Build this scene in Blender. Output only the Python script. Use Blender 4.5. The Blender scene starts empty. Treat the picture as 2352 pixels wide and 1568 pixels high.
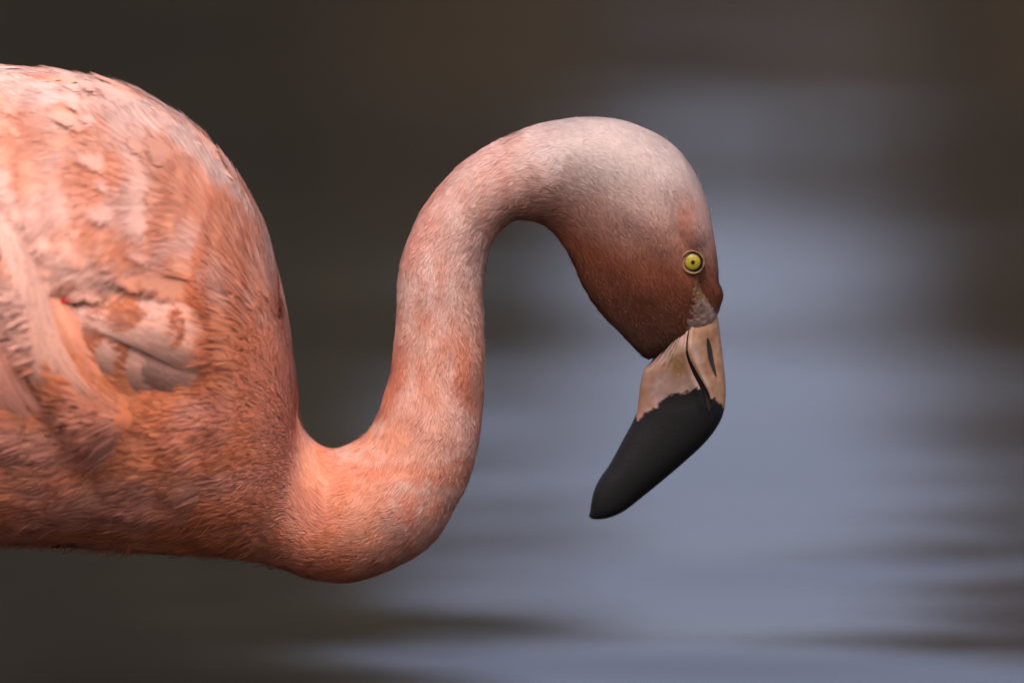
import bpy, bmesh, math, random
import numpy as np
from mathutils import Vector
from mathutils.bvhtree import BVHTree

rng = np.random.default_rng(7)
random.seed(7)
sc = bpy.context.scene
C = sc.collection
R = math.radians

# ------------------------------------------------------------------ camera
PITCH = R(10.0)
DIST = 4.0
TGT = np.array([0.0, 0.0, 0.285])            # what the lens is centred on; water level is z = 0
FW, FH = 2352.0, 1568.0                      # measuring grid of the photograph
SPAN = 0.575                                 # metres across the frame at the bird
cam_d = bpy.data.cameras.new('camera')
cam = bpy.data.objects.new('camera', cam_d); C.objects.link(cam)
sc.camera = cam
cam_loc = TGT + DIST * np.array([0.0, -math.cos(PITCH), math.sin(PITCH)])
cam.location = cam_loc
cam.rotation_euler = (math.pi / 2 - PITCH, 0, 0)
cam_d.sensor_width = 36.0
cam_d.lens = 36.0 * DIST / SPAN
cam_d.clip_start = 0.1
cam_d.clip_end = 3000.0
cam_d.dof.use_dof = True
cam_d.dof.focus_distance = DIST - 0.022
cam_d.dof.aperture_fstop = 2.4

# ------------------------------------------------------------------ sky, sun, exposure
SUN_EL, SUN_AZ = R(58.0), R(-8.0)           # high, a little from the left and the camera's side
w = bpy.data.worlds.new('World'); sc.world = w
w.use_nodes = True
nt = w.node_tree
for n in list(nt.nodes): nt.nodes.remove(n)
sky = nt.nodes.new('ShaderNodeTexSky'); sky.sky_type = 'NISHITA'
sky.sun_disc = False
sky.sun_elevation = SUN_EL
sky.sun_rotation = math.pi + SUN_AZ * -1
sky.air_density = 1.0; sky.dust_density = 6.0; sky.ozone_density = 1.0
hsv = nt.nodes.new('ShaderNodeHueSaturation'); hsv.inputs['Saturation'].default_value = 0.85
tint = nt.nodes.new('ShaderNodeMix'); tint.data_type = 'RGBA'; tint.blend_type = 'MULTIPLY'
tint.inputs['Factor'].default_value = 1.0
tint.inputs['B'].default_value = (1.03, 0.93, 1.03, 1)
bg = nt.nodes.new('ShaderNodeBackground'); bg.inputs['Strength'].default_value = 0.15
wo = nt.nodes.new('ShaderNodeOutputWorld')
nt.links.new(sky.outputs['Color'], hsv.inputs['Color'])
nt.links.new(hsv.outputs['Color'], tint.inputs['A'])
nt.links.new(tint.outputs['Result'], bg.inputs['Color'])
nt.links.new(bg.outputs['Background'], wo.inputs['Surface'])

sun_d = bpy.data.lights.new('sun', 'SUN'); sun_d.energy = 1.35; sun_d.angle = R(24)
sun_d.color = (1.0, 0.90, 0.77)
sun = bpy.data.objects.new('sun', sun_d); C.objects.link(sun)
sv = Vector((math.sin(SUN_AZ) * math.cos(SUN_EL), -math.cos(SUN_AZ) * math.cos(SUN_EL), math.sin(SUN_EL)))
sun.rotation_euler = sv.to_track_quat('Z', 'Y').to_euler()
sun.location = sv * 20

sc.view_settings.view_transform = 'Standard'
sc.view_settings.look = 'None'
sc.view_settings.exposure = 0.97
sc.view_settings.gamma = 1.0
sc.view_settings.use_curve_mapping = False
sc.render.engine = 'CYCLES'
sc.cycles.use_denoising = True
try: sc.cycles.denoiser = 'OPENIMAGEDENOISE'
except Exception: pass
sc.cycles.max_bounces = 8
sc.cycles.transparent_max_bounces = 8

# ------------------------------------------------------------------ measuring helpers
K = SPAN / FW / DIST
_f = np.array([0, math.cos(PITCH), -math.sin(PITCH)])
_u = np.array([0, math.sin(PITCH), math.cos(PITCH)])
MM = SPAN / FW                                # metres per grid unit at the bird

def at(u, v, Y=0.0):
    """grid position -> point of the upright plane y = Y"""
    d = _f + np.array([1., 0, 0]) * (u - FW / 2) * K + _u * (FH / 2 - v) * K
    t = (Y - cam_loc[1]) / d[1]
    return cam_loc + d * t

def proj(P):
    q = P - cam_loc
    dep = q @ _f
    return np.stack([q[:, 0] / dep / K + FW / 2, FH / 2 - (q @ _u) / dep / K], 1)

def proj_sym(P):
    Q = P.copy(); Q[:, 1] = -np.abs(Q[:, 1])
    return proj(Q)

def sstep(a, b, x):
    t = np.clip((x - a) / (b - a), 0, 1)
    return t * t * (3 - 2 * t)

_tab = np.random.default_rng(3).random((48, 48, 48))
def vnoise(P, scale, seed=0):
    p = P * scale + seed * 7.31 + 500
    i = np.floor(p).astype(int); f = p - i; f = f * f * (3 - 2 * f)
    o = 0
    for a in (0, 1):
        for b in (0, 1):
            for c in (0, 1):
                wgt = (f[:, 0] if a else 1 - f[:, 0]) * (f[:, 1] if b else 1 - f[:, 1]) * (f[:, 2] if c else 1 - f[:, 2])
                o = o + wgt * _tab[(i[:, 0] + a) % 48, (i[:, 1] + b) % 48, (i[:, 2] + c) % 48]
    return o

def crom(pts, n):
    """Catmull-Rom through rows of pts, n samples"""
    P = np.asarray(pts, float)
    P = np.vstack([2 * P[0] - P[1], P, 2 * P[-1] - P[-2]])
    m = len(P) - 3
    s = np.linspace(0, m, n); i = np.minimum(s.astype(int), m - 1); t = (s - i)[:, None]
    a, b, c, d = P[i], P[i + 1], P[i + 2], P[i + 3]
    return 0.5 * (2 * b + (c - a) * t + (2 * a - 5 * b + 4 * c - d) * t ** 2 + (3 * b - a - 3 * c + d) * t ** 3)

def inpoly(uv, poly):
    x, y = uv[:, 0], uv[:, 1]; r = np.zeros(len(uv), bool)
    n = len(poly)
    for k in range(n):
        x1, y1 = poly[k]; x2, y2 = poly[(k + 1) % n]
        cnd = ((y1 > y) != (y2 > y)) & (x < (x2 - x1) * (y - y1) / (y2 - y1 + 1e-9) + x1)
        r ^= cnd
    return r

def norm(a): return a / np.maximum(np.linalg.norm(a, axis=-1, keepdims=True), 1e-9)

# ------------------------------------------------------------------ object helpers
def link(o, parent=None):
    C.objects.link(o)
    if parent is not None: o.parent = parent
    return o

def mesh_obj(name, V, F, mat, parent=None, smooth=True, cols=None):
    me = bpy.data.meshes.new(name)
    me.from_pydata([tuple(p) for p in V], [], [tuple(int(i) for i in f) for f in F])
    if smooth: me.polygons.foreach_set('use_smooth', [True] * len(me.polygons))
    if cols is not None: set_cols(me, cols)
    if mat: me.materials.append(mat)
    me.update()
    return link(bpy.data.objects.new(name, me), parent)

def set_cols(me, cols):
    a = me.color_attributes.new('Col', 'FLOAT_COLOR', 'POINT')
    c = np.ones((len(cols), 4), np.float32); c[:, :3] = cols
    a.data.foreach_set('color', c.ravel())

def tag(o, label=None, cat=None, group=None, kind=None):
    if label: o['label'] = label
    if cat: o['category'] = cat
    if group: o['group'] = group
    if kind: o['kind'] = kind
    return o

def empty(name, loc, parent=None):
    o = bpy.data.objects.new(name, None); o.location = loc
    o.empty_display_size = 0.05
    return link(o, parent)

# ------------------------------------------------------------------ materials
def mat(name):
    m = bpy.data.materials.new(name); m.use_nodes = True
    return m, m.node_tree, m.node_tree.nodes['Principled BSDF']

def mat_plumage(name, transl=0.22, objcol=False):
    m, t, b = mat(name)
    at_ = t.nodes.new('ShaderNodeAttribute'); at_.attribute_name = 'Col'
    src = at_.outputs['Color']
    if objcol:
        oi = t.nodes.new('ShaderNodeObjectInfo')
        mx = t.nodes.new('ShaderNodeMix'); mx.data_type = 'RGBA'
        # the vane runs from its own tone at the root to a pale tip (red channel of Col holds the position)
        sep = t.nodes.new('ShaderNodeSeparateColor'); t.links.new(src, sep.inputs[0])
        pw = t.nodes.new('ShaderNodeMath'); pw.operation = 'MULTIPLY'
        t.links.new(sep.outputs[0], pw.inputs[0]); t.links.new(oi.outputs['Alpha'], pw.inputs[1])
        t.links.new(pw.outputs[0], mx.inputs['Factor'])
        t.links.new(oi.outputs['Color'], mx.inputs['A'])
        mx.inputs['B'].default_value = (0.62, 0.39, 0.315, 1)
        m2 = t.nodes.new('ShaderNodeMix'); m2.data_type = 'RGBA'; m2.blend_type = 'MULTIPLY'
        m2.inputs['Factor'].default_value = 1.0
        t.links.new(mx.outputs['Result'], m2.inputs['A'])
        cb = t.nodes.new('ShaderNodeCombineColor')
        for k in range(3): t.links.new(sep.outputs[1], cb.inputs[k])
        t.links.new(cb.outputs[0], m2.inputs['B'])
        src = m2.outputs['Result']
    t.links.new(src, b.inputs['Base Color'])
    b.inputs['Roughness'].default_value = 0.75
    b.inputs['Specular IOR Level'].default_value = 0.15
    tr = t.nodes.new('ShaderNodeBsdfTranslucent'); t.links.new(src, tr.inputs['Color'])
    mixs = t.nodes.new('ShaderNodeMixShader'); mixs.inputs[0].default_value = transl
    out = t.nodes['Material Output']
    t.links.new(b.outputs[0], mixs.inputs[1]); t.links.new(tr.outputs[0], mixs.inputs[2])
    t.links.new(mixs.outputs[0], out.inputs['Surface'])
    return m

def mat_col(name, rough=0.5, spec=0.3, bump=0.0, bscale=300):
    m, t, b = mat(name)
    a = t.nodes.new('ShaderNodeAttribute'); a.attribute_name = 'Col'
    t.links.new(a.outputs['Color'], b.inputs['Base Color'])
    b.inputs['Roughness'].default_value = rough; b.inputs['Specular IOR Level'].default_value = spec
    if bump:
        n = t.nodes.new('ShaderNodeTexNoise'); n.inputs['Scale'].default_value = bscale; n.inputs['Detail'].default_value = 4
        tc = t.nodes.new('ShaderNodeTexCoord'); t.links.new(tc.outputs['Object'], n.inputs['Vector'])
        bm_ = t.nodes.new('ShaderNodeBump'); bm_.inputs['Strength'].default_value = bump; bm_.inputs['Distance'].default_value = 0.001
        t.links.new(n.outputs['Fac'], bm_.inputs['Height']); t.links.new(bm_.outputs[0], b.inputs['Normal'])
    return m

def mat_noise(name, c1, c2, scale, rough=0.8, spec=0.2, bump=0.2, dist=0.01):
    m, t, b = mat(name)
    tc = t.nodes.new('ShaderNodeTexCoord')
    n = t.nodes.new('ShaderNodeTexNoise'); n.inputs['Scale'].default_value = scale; n.inputs['Detail'].default_value = 5
    t.links.new(tc.outputs['Object'], n.inputs['Vector'])
    r = t.nodes.new('ShaderNodeValToRGB')
    r.color_ramp.elements[0].position = 0.32; r.color_ramp.elements[1].position = 0.68
    r.color_ramp.elements[0].color = (*c1, 1); r.color_ramp.elements[1].color = (*c2, 1)
    t.links.new(n.outputs['Fac'], r.inputs[0]); t.links.new(r.outputs[0], b.inputs['Base Color'])
    b.inputs['Roughness'].default_value = rough; b.inputs['Specular IOR Level'].default_value = spec
    bp = t.nodes.new('ShaderNodeBump'); bp.inputs['Strength'].default_value = bump; bp.inputs['Distance'].default_value = dist
    t.links.new(n.outputs['Fac'], bp.inputs['Height']); t.links.new(bp.outputs[0], b.inputs['Normal'])
    return m

M_PLUME = mat_plumage('plumage')
M_FEATHER = mat_plumage('covert_feather', 0.18, True)
M_SKIN = mat_col('skin_under_feathers', 0.8, 0.1)
M_BILL = mat_col('bill_horn', 0.55, 0.18, 0.18, 700)

# ================================================================== SETTING
# ------------------------------------------------------------------ water
def build_water():
    def axis(lo, hi, dlo, dhi, step, growth):
        a = list(np.arange(dlo, dhi + step / 2, step))
        s = step; p = a[0]; L = []
        while p > lo:
            s = min(s * growth, 8.0); p -= s; L.append(p)
        s = step; p = a[-1]; H = []
        while p < hi:
            s = min(s * growth, 8.0); p += s; H.append(p)
        return np.array(L[::-1] + a + H)
    xs = axis(-60, 60, -0.75, 0.75, 0.0125, 1.06)
    ys = axis(-14, 27.5, -0.4, 4.6, 0.0125, 1.06)
    X, Y = np.meshgrid(xs, ys)
    P = np.stack([X.ravel(), Y.ravel(), np.zeros(X.size)], 1)
    # gentle long-crested ripples, crests mostly across the view
    Q = P.copy(); Q[:, 0] *= 0.24
    z = np.zeros(len(P))
    for sc_, am, sd in ((2.0, 0.0030, 1), (4.2, 0.0022, 2), (9.0, 0.0011, 3), (22.0, 0.00030, 4)):
        q = Q.copy(); q[:, 0] += 0.12 * q[:, 1] * (1 if sd % 2 else -0.6)
        z += am * (vnoise(q, sc_, sd) - 0.5)
    # a few single low swells running across in front of and behind the bird
    for y0, sl, am, wd, x0, x1 in ((.49, .10, .0023, .060, -.28, .42), (.74, -.10, .0011, .06, -.02, .5), (1.55, .05, .0018, .10, .30, 1.2), (1.02, .06, .0015, .07, .30, 1.0)):
        q = P[:, 1] - y0 + sl * P[:, 0]
        z += am * np.exp(-(q / wd) ** 2) * sstep(x0, x0 + .22, P[:, 0]) * sstep(x1, x1 - .25, P[:, 0])
    r = np.hypot(P[:, 0], P[:, 1] - 1.5)
    z *= 1 - sstep(4.0, 12.0, r)
    P[:, 2] = z
    nx, ny = len(xs), len(ys)
    i = np.arange(nx * ny).reshape(ny, nx)
    F = np.stack([i[:-1, :-1].ravel(), i[:-1, 1:].ravel(), i[1:, 1:].ravel(), i[1:, :-1].ravel()], 1)
    m, t, b = mat('pond_water')
    b.inputs['Base Color'].default_value = (0.0145, 0.0135, 0.0110, 1)
    b.inputs['Roughness'].default_value = 0.06
    b.inputs['IOR'].default_value = 1.333
    b.inputs['Specular IOR Level'].default_value = 0.5
    tc = t.nodes.new('ShaderNodeTexCoord')
    mp = t.nodes.new('ShaderNodeMapping'); mp.inputs['Scale'].default_value = (0.12, 1.0, 1.0)
    mp.inputs['Rotation'].default_value = (0, 0, R(3))
    n = t.nodes.new('ShaderNodeTexNoise'); n.inputs['Scale'].default_value = 70; n.inputs['Detail'].default_value = 2
    t.links.new(tc.outputs['Object'], mp.inputs['Vector']); t.links.new(mp.outputs[0], n.inputs['Vector'])
    bp = t.nodes.new('ShaderNodeBump'); bp.inputs['Strength'].default_value = 0.06; bp.inputs['Distance'].default_value = 0.002
    t.links.new(n.outputs['Fac'], bp.inputs['Height']); t.links.new(bp.outputs[0], b.inputs['Normal'])
    o = mesh_obj('water', P, F, m)
    tag(o, kind='structure', label='still dark brown pond water with soft grey-blue sky reflections')
build_water()

# ------------------------------------------------------------------ ground: pond bed, banks and land to the horizon
def build_ground():
    xs = np.concatenate([np.linspace(-900, -70, 8), np.linspace(-60, 60, 49), np.linspace(70, 900, 8)])
    ys = np.concatenate([np.linspace(-900, -40, 8), np.linspace(-30, 60, 61), np.linspace(70, 900, 8)])
    X, Y = np.meshgrid(xs, ys)
    P = np.stack([X.ravel(), Y.ravel(), np.zeros(X.size)], 1)
    edge = np.maximum.reduce([np.abs(P[:, 0]) - 50, P[:, 1] - 25.0, -P[:, 1] - 11.0])
    P[:, 2] = -0.42 + sstep(-3.0, 2.0, edge) * 0.85 + 0.12 * (vnoise(P, 0.3, 5) - 0.5)
    nx, ny = len(xs), len(ys)
    i = np.arange(nx * ny).reshape(ny, nx)
    F = np.stack([i[:-1, :-1].ravel(), i[:-1, 1:].ravel(), i[1:, 1:].ravel(), i[1:, :-1].ravel()], 1)
    m = mat_noise('bank_soil_and_grass', (0.045, 0.035, 0.022), (0.05, 0.07, 0.025), 0.8, 0.95, 0.1, 0.5, 0.1)
    tag(mesh_obj('ground', P, F, m), kind='structure', label='grassy earth banks around the pond')
build_ground()

# ------------------------------------------------------------------ trees on the far bank (seen mirrored in the water)
M_BARK = mat_noise('bark', (0.05, 0.035, 0.025), (0.10, 0.08, 0.06), 6, 0.95, 0.1, 0.8, 0.05)
def leaf_mat(name, c1, c2):
    m, t, b = mat(name)
    a = t.nodes.new('ShaderNodeAttribute'); a.attribute_name = 'Col'
    r = t.nodes.new('ShaderNodeMix'); r.data_type = 'RGBA'
    r.inputs['A'].default_value = (*c1, 1); r.inputs['B'].default_value = (*c2, 1)
    t.links.new(a.outputs['Fac'], r.inputs['Factor']); t.links.new(r.outputs['Result'], b.inputs['Base Color'])
    b.inputs['Roughness'].default_value = 0.7; b.inputs['Specular IOR Level'].default_value = 0.2
    return m
M_LEAF = leaf_mat('foliage', (0.030, 0.034, 0.012), (0.085, 0.070, 0.028))
M_LEAF_B = leaf_mat('foliage_bronze', (0.06, 0.042, 0.018), (0.14, 0.095, 0.042))

def tube(V, F, path, radii, seg=8):
    path = np.asarray(path, float); base = len(V)
    T = norm(np.gradient(path, axis=0))
    ref = np.array([0.3, 0.9, 0.2])
    for p, t, r in zip(path, T, radii):
        a = norm(np.cross(t, ref)); b = np.cross(t, a)
        for k in range(seg):
            an = 2 * math.pi * k / seg
            V.append(p + r * (math.cos(an) * a + math.sin(an) * b))
    n = len(path)
    for j in range(n - 1):
        for k in range(seg):
            k2 = (k + 1) % seg
            F.append((base + j * seg + k, base + j * seg + k2, base + (j + 1) * seg + k2, base + (j + 1) * seg + k))
    F.append(tuple(base + k for k in range(seg))[::-1]); F.append(tuple(base + (n - 1) * seg + k for k in range(seg)))

def tree(x, y, h, rad, crown_lo, label, lm, nleaf, leaf, seed, cat='tree', name='bank_tree', sig=.10):
    g = np.random.default_rng(seed)
    z0 = 0.15
    root = tag(empty(name, (x, y, z0)), label, cat, 'trees around the pond')
    V, F = [], []
    top = h * 0.8
    tr = np.array([[0.15 * math.sin(k * 1.3 + seed), 0.15 * math.cos(k + seed), k / 6 * top - 0.2] for k in range(7)])
    tube(V, F, tr, np.linspace(0.05 + h * 0.028, 0.03, 7), 10)
    mesh_obj('trunk', V, F, M_BARK, root)
    cl = []
    for k in range(9):
        an = k * 2.4 + seed; zz = crown_lo + (h - crown_lo) * g.uniform(0.1, 0.8)
        L = rad * g.uniform(0.5, 0.85)
        s = np.array([0, 0, zz * 0.75]); e = np.array([math.cos(an) * L, math.sin(an) * L, zz + 0.3 * L])
        pts = np.linspace(s, e, 5); pts[1:4, 2] += 0.12 * L
        V, F = [], []
        tube(V, F, pts, np.linspace(h * 0.012, 0.012, 5), 6)
        mesh_obj('limb', V, F, M_BARK, root)
        cl.append(e)
    # crown: leaf-sized faces gathered in clumps through an uneven volume
    nc = 70
    d = norm(g.normal(size=(nc, 3))); rr = g.random(nc) ** 0.45
    mid = (h + crown_lo) / 2; hv = (h - crown_lo) / 2
    cc = d * rr[:, None] * np.array([rad, rad * 0.8, hv]) * 0.92 + np.array([0, 0, mid])
    cc = np.vstack([cc, np.array(cl)])
    ci = g.integers(0, len(cc), nleaf)
    p = cc[ci] + g.normal(size=(nleaf, 3)) * np.array([1, 1, 0.75]) * rad * sig
    a = norm(g.normal(size=(nleaf, 3))); b = norm(np.cross(a, g.normal(size=(nleaf, 3))))
    s = leaf * g.uniform(0.6, 1.3, (nleaf, 1))
    Vv = np.stack([p - a * s, p + b * s * 0.45, p + a * s, p - b * s * 0.45], 1).reshape(-1, 3)
    Ff = np.arange(nleaf * 4).reshape(-1, 4)
    tone = np.clip(0.45 + 0.35 * g.normal(size=len(cc))[ci] + 0.2 * g.normal(size=nleaf), 0, 1)
    cols = np.repeat(tone[:, None], 4, 0).repeat(3, 1)
    mesh_obj('crown', Vv, Ff, lm, root, False, cols)
    return root

for a in [
    (-3.95, 29.0, 9.6, 4.7, 0.3, 'tallest dark evergreen tree on the far bank left of the reflected gap', M_LEAF, 14000, 0.28, 11),
    (-11.5, 30.0, 10.0, 4.4, 0.8, 'broad dark tree at the left end of the far bank', M_LEAF, 5000, 0.32, 12),
    (-18.5, 31.0, 11.0, 4.6, 0.8, 'outermost tall tree on the left of the far bank', M_LEAF_B, 4000, 0.34, 18),
    (4.5, 29.0, 6.5, 3.0, 0.2, 'low bronze tree on the far bank right of the reflected gap', M_LEAF_B, 9000, 0.2, 13),
    (8.8, 31.0, 8.5, 3.4, 0.5, 'rounded dark tree towards the right end of the far bank', M_LEAF, 5000, 0.28, 14),
    (15.6, 30.0, 10.0, 4.0, 0.6, 'outermost tall tree on the right of the far bank', M_LEAF, 4000, 0.32, 19)]:
    tree(*a)
NEAR = ['first', 'second', 'third', 'fourth', 'fifth']  # unseen trees added behind the camera to cut low sky light on the bird
for k, (x_, y_, h_, r_) in enumerate([(-18.0, -14.5, 10.5, 4.6), (-9.0, -16.0, 9.5, 4.8), (0.0, -16.5, 9.5, 4.8), (9.0, -16.0, 9.5, 4.8), (18.0, -14.5, 10.5, 4.6)]):
    tree(x_, y_, h_, r_, 0.2, 'dark unseen tree added on the near bank behind the viewer to dim low sky, %s from the left' % NEAR[k], M_LEAF, 5000, 0.45, 60 + k)
for a in [
    (-0.6, 27.6, 7.2, 1.1, 0.0, 'sparse bronze sapling in front of the tallest far tree', M_LEAF_B, 700, 0.13, 17),
    (0.1, 28.5, 4.7, 2.0, 0.0, 'low bronze bush below the reflected sky gap, next to the tallest tree', M_LEAF_B, 4500, 0.16, 15),
    (2.75, 28.3, 5.3, 2.0, 0.0, 'low bronze bush below the reflected sky gap, next to the low tree', M_LEAF_B, 5500, 0.16, 16)]:
    tree(*a, cat='bush', name='bank_bush')

# ================================================================== THE FLAMINGO
bird = empty('flamingo', (-0.36, 0, -0.40))
tag(bird, 'pink flamingo wading with its neck in an S and black-tipped bill lowered', 'flamingo')
bird_inv = bird.location.copy()
def attach(o):
    o.parent = bird
    o.matrix_parent_inverse.translation = -bird_inv
    return o

# --- outline pairs of neck and head: (outer/upper edge, inner/lower edge, sideways half width / in-plane half width)
NECK = [
    ((600, 905), (520, 1270), 1.15), ((676, 965), (620, 1292), 1.0),
    ((740, 1027), (745, 1333), 1.0), ((800, 1018), (850, 1326), 1.0),
    ((840, 990), (985, 1256), 1.0), ((862, 953), (1060, 1143), 1.0), ((883, 893), (1103, 1012), 1.0),
    ((900, 815), (1115, 850), 1.0), ((908, 710), (1113, 730), 1.0), ((914, 620), (1117, 640), 1.0),
    ((938, 537), (1128, 577), 1.0), ((988, 447), (1149, 537), 1.0), ((1077, 358), (1180, 512), 0.98),
    ((1202, 294), (1205, 508), 0.92), ((1320, 270), (1245, 520), 0.84), ((1440, 276), (1285, 558), 0.76),
    ((1547, 331), (1310, 608), 0.70), ((1614, 422), (1333, 660), 0.66), ((1645, 550), (1363, 710), 0.64),
    ((1655, 640), (1410, 763), 0.63), ((1657, 700), (1457, 813), 0.56), ((1646, 740), (1486, 838), 0.50)]
nk = crom([[a[0][0], a[0][1], a[1][0], a[1][1], a[2]] for a in NECK], 300)
cen, rad_, dirs, lat = [], [], [], []
for q in nk:
    A, B = at(q[0], q[1]), at(q[2], q[3])
    cen.append((A + B) / 2); rad_.append(np.linalg.norm(A - B) / 2); dirs.append((A - B) / np.linalg.norm(A - B)); lat.append(q[4])
cen = np.array(cen); rad_ = np.array(rad_); dirs = np.array(dirs); lat = np.array(lat)
cen_t = norm(np.gradient(cen, axis=0))
rad_ -= 0.0014

TOP = np.array([(-1500, 700), (-1300, 520), (-1000, 380), (-700, 260), (-400, 180), (-200, 150), (0, 143), (60, 147), (140, 158), (200, 172),
                (300, 198), (350, 222), (400, 255), (450, 293), (500, 345), (540, 400), (570, 450), (600, 520), (620, 580), (635, 640),
                (645, 690), (655, 745), (662, 800), (668, 850), (675, 900), (680, 950)], float)
def topv(u): return np.interp(u, TOP[:, 0], TOP[:, 1])
BOT = np.array([(-1500, 760), (-1300, 860), (-1000, 1000), (-700, 1110), (-400, 1190), (-200, 1225), (0, 1245), (300, 1262), (500, 1270), (600, 1282), (650, 1290), (680, 1240)], float)
HALF = np.array([(-1500, 30), (-1300, 170), (-1000, 300), (-700, 400), (-400, 450), (-100, 470), (200, 455), (350, 425), (450, 385), (540, 330), (600, 272), (635, 232), (660, 196), (680, 160)], float)

def build_body():
    V, F = [], []
    seg = 40
    def ring(c, a, b, e=2.0, pear=0.0):
        base = len(V)
        for k in range(seg):
            t = 2 * math.pi * k / seg
            cx, sx = math.cos(t), math.sin(t)
            cx = math.copysign(abs(cx) ** (2 / e), cx); sx = math.copysign(abs(sx) ** (2 / e), sx)
            V.append(c + a * cx + b * sx * (1 + pear * cx))
        return base
    def loft(rings):
        b0 = [ring(*r) for r in rings]
        for p, q in zip(b0, b0[1:]):
            for k in range(seg):
                k2 = (k + 1) % seg
                F.append((p + k, p + k2, q + k2, q + k))
        F.append(tuple(b0[0] + k for k in range(seg))[::-1]); F.append(tuple(b0[-1] + k for k in range(seg)))
    yv = np.array([0, 1., 0])
    pr = 0.55 * sstep(1180, 1420, nk[:, 0])
    loft([(cen[i], dirs[i] * rad_[i], yv * rad_[i] * lat[i], 2.0, pr[i]) for i in range(0, 300, 2)])
    us = np.concatenate([np.linspace(-1500, 400, 40), np.linspace(420, 680, 40)])
    rings = []
    for u in us:
        tv, bv = topv(u), np.interp(u, BOT[:, 0], BOT[:, 1]); hw = np.interp(u, HALF[:, 0], HALF[:, 1]) * MM
        A, B = at(u, tv), at(u, bv)
        rings.append(((A + B) / 2, (A - B) / 2 * 0.99, yv * hw, 2.08, 0.06))
    loft(rings)
    o = mesh_obj('body', V, F, None)
    md = o.modifiers.new('r', 'REMESH'); md.mode = 'VOXEL'; md.voxel_size = 0.0024
    ms = o.modifiers.new('s', 'SMOOTH'); ms.factor = 0.6; ms.iterations = 16
    dg = bpy.context.evaluated_depsgraph_get()
    me = bpy.data.meshes.new_from_object(o.evaluated_get(dg))
    old = o.data; o.modifiers.clear(); o.data = me; bpy.data.meshes.remove(old)
    me.name = 'body'
    return o

body = build_body()
me = body.data
def verts(me):
    a = np.empty(len(me.vertices) * 3); me.vertices.foreach_get('co', a); return a.reshape(-1, 3)
def vnormals(me):
    a = np.empty(len(me.vertices) * 3, np.float32); me.vertex_normals.foreach_get('vector', a); return a.reshape(-1, 3).astype(float)

def seg_dist(uv, line):
    """distance to a polyline and position along it"""
    best = np.full(len(uv), 1e9); pos = np.zeros(len(uv)); L = np.asarray(line, float)
    for k in range(len(L) - 1):
        a, b = L[k], L[k + 1]; d = b - a
        t = np.clip(((uv - a) @ d) / (d @ d), 0, 1)
        q = np.linalg.norm(uv - (a + t[:, None] * d), axis=1)
        m = q < best; best[m] = q[m]; pos[m] = (k + t[m]) / (len(L) - 1)
    return best, pos

def groove(uv, line, wid, depth, fade=True):
    d, p = seg_dist(uv, line)
    g = np.exp(-(d / wid) ** 2) * depth
    if fade: g = g * np.sin(np.clip(p, 0.02, 0.98) * math.pi) ** 0.5
    return g

# --- ease the crease where neck and breast meet
def ease():
    P = verts(me); uv = proj_sym(P)
    ed = np.empty(len(me.edges) * 2, np.int32); me.edges.foreach_get('vertices', ed); ed = ed.reshape(-1, 2)
    wgt = sstep(540, 620, uv[:, 0]) * sstep(790, 700, uv[:, 0]) * sstep(960, 1040, uv[:, 1]) * sstep(1275, 1215, uv[:, 1])
    sel = np.nonzero(wgt > 0)[0]; m = np.zeros(len(P), bool); m[sel] = True
    e = ed[m[ed[:, 0]] | m[ed[:, 1]]]
    deg = np.zeros(len(P)); np.add.at(deg, e[:, 0], 1); np.add.at(deg, e[:, 1], 1)
    for _ in range(70):
        acc = np.zeros_like(P); np.add.at(acc, e[:, 0], P[e[:, 1]]); np.add.at(acc, e[:, 1], P[e[:, 0]])
        P[sel] += (acc[sel] / deg[sel][:, None] - P[sel]) * (.6 * wgt[sel])[:, None]
    me.vertices.foreach_set('co', P.ravel()); me.update()
ease()

# --- sculpting: brow, cheek, lore hollow, wing fold
P = verts(me); N = vnormals(me); uv = proj_sym(P)
side = sstep(0.15, 0.6, np.abs(N[:, 1]))
d = np.zeros(len(P))
d -= side * groove(uv, [(1545, 440), (1556, 500), (1560, 545), (1572, 580)], 12, 0.0032)
d += side * groove(uv, [(1590, 500), (1600, 545), (1612, 575)], 24, 0.0020)
d -= side * groove(uv, [(1604, 625), (1618, 665), (1640, 712)], 12, 0.0034)
d += 0.0016 * np.exp(-((uv[:, 1] - 684) / 20) ** 2) * sstep(.4, .9, N[:, 0]) * (uv[:, 0] > 1600)
d += side * groove(uv, [(1590, 640), (1596, 680), (1600, 720)], 12, 0.0010)
d -= side * np.exp(-(np.hypot(uv[:, 0] - 1590, uv[:, 1] - 601) / 30) ** 2) * 0.0018
d -= side * groove(uv, [(1420, 520), (1470, 570), (1530, 640)], 30, 0.0012)
d += side * groove(uv, [(1400, 600), (1450, 660), (1530, 700)], 40, 0.0012)
d += (vnoise(P, 60, 2) - 0.5) * 0.0006 * sstep(850, 1000, uv[:, 0])
# wing fold on the flank
d -= side * groove(uv, [(60, 480), (110, 600), (165, 692), (260, 655), (380, 640)], 42, 0.006)
d += side * groove(uv, [(0, 560), (50, 690), (110, 820), (230, 960)], 60, 0.008, False)
d += side * groove(uv, [(200, 745), (330, 745), (470, 770)], 80, 0.0045)
d -= side * groove(uv, [(190, 860), (330, 920), (520, 880)], 50, 0.002)
bodym = 1 - sstep(560, 660, uv[:, 0])
d += (vnoise(P, 34, 4) - 0.5) * 0.003 * bodym + (vnoise(P, 80, 6) - 0.5) * 0.001 * bodym
P = P + N * d[:, None]
me.vertices.foreach_set('co', P.ravel()); me.update()
me.polygons.foreach_set('use_smooth', [True] * len(me.polygons))
N = vnormals(me)

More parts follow.
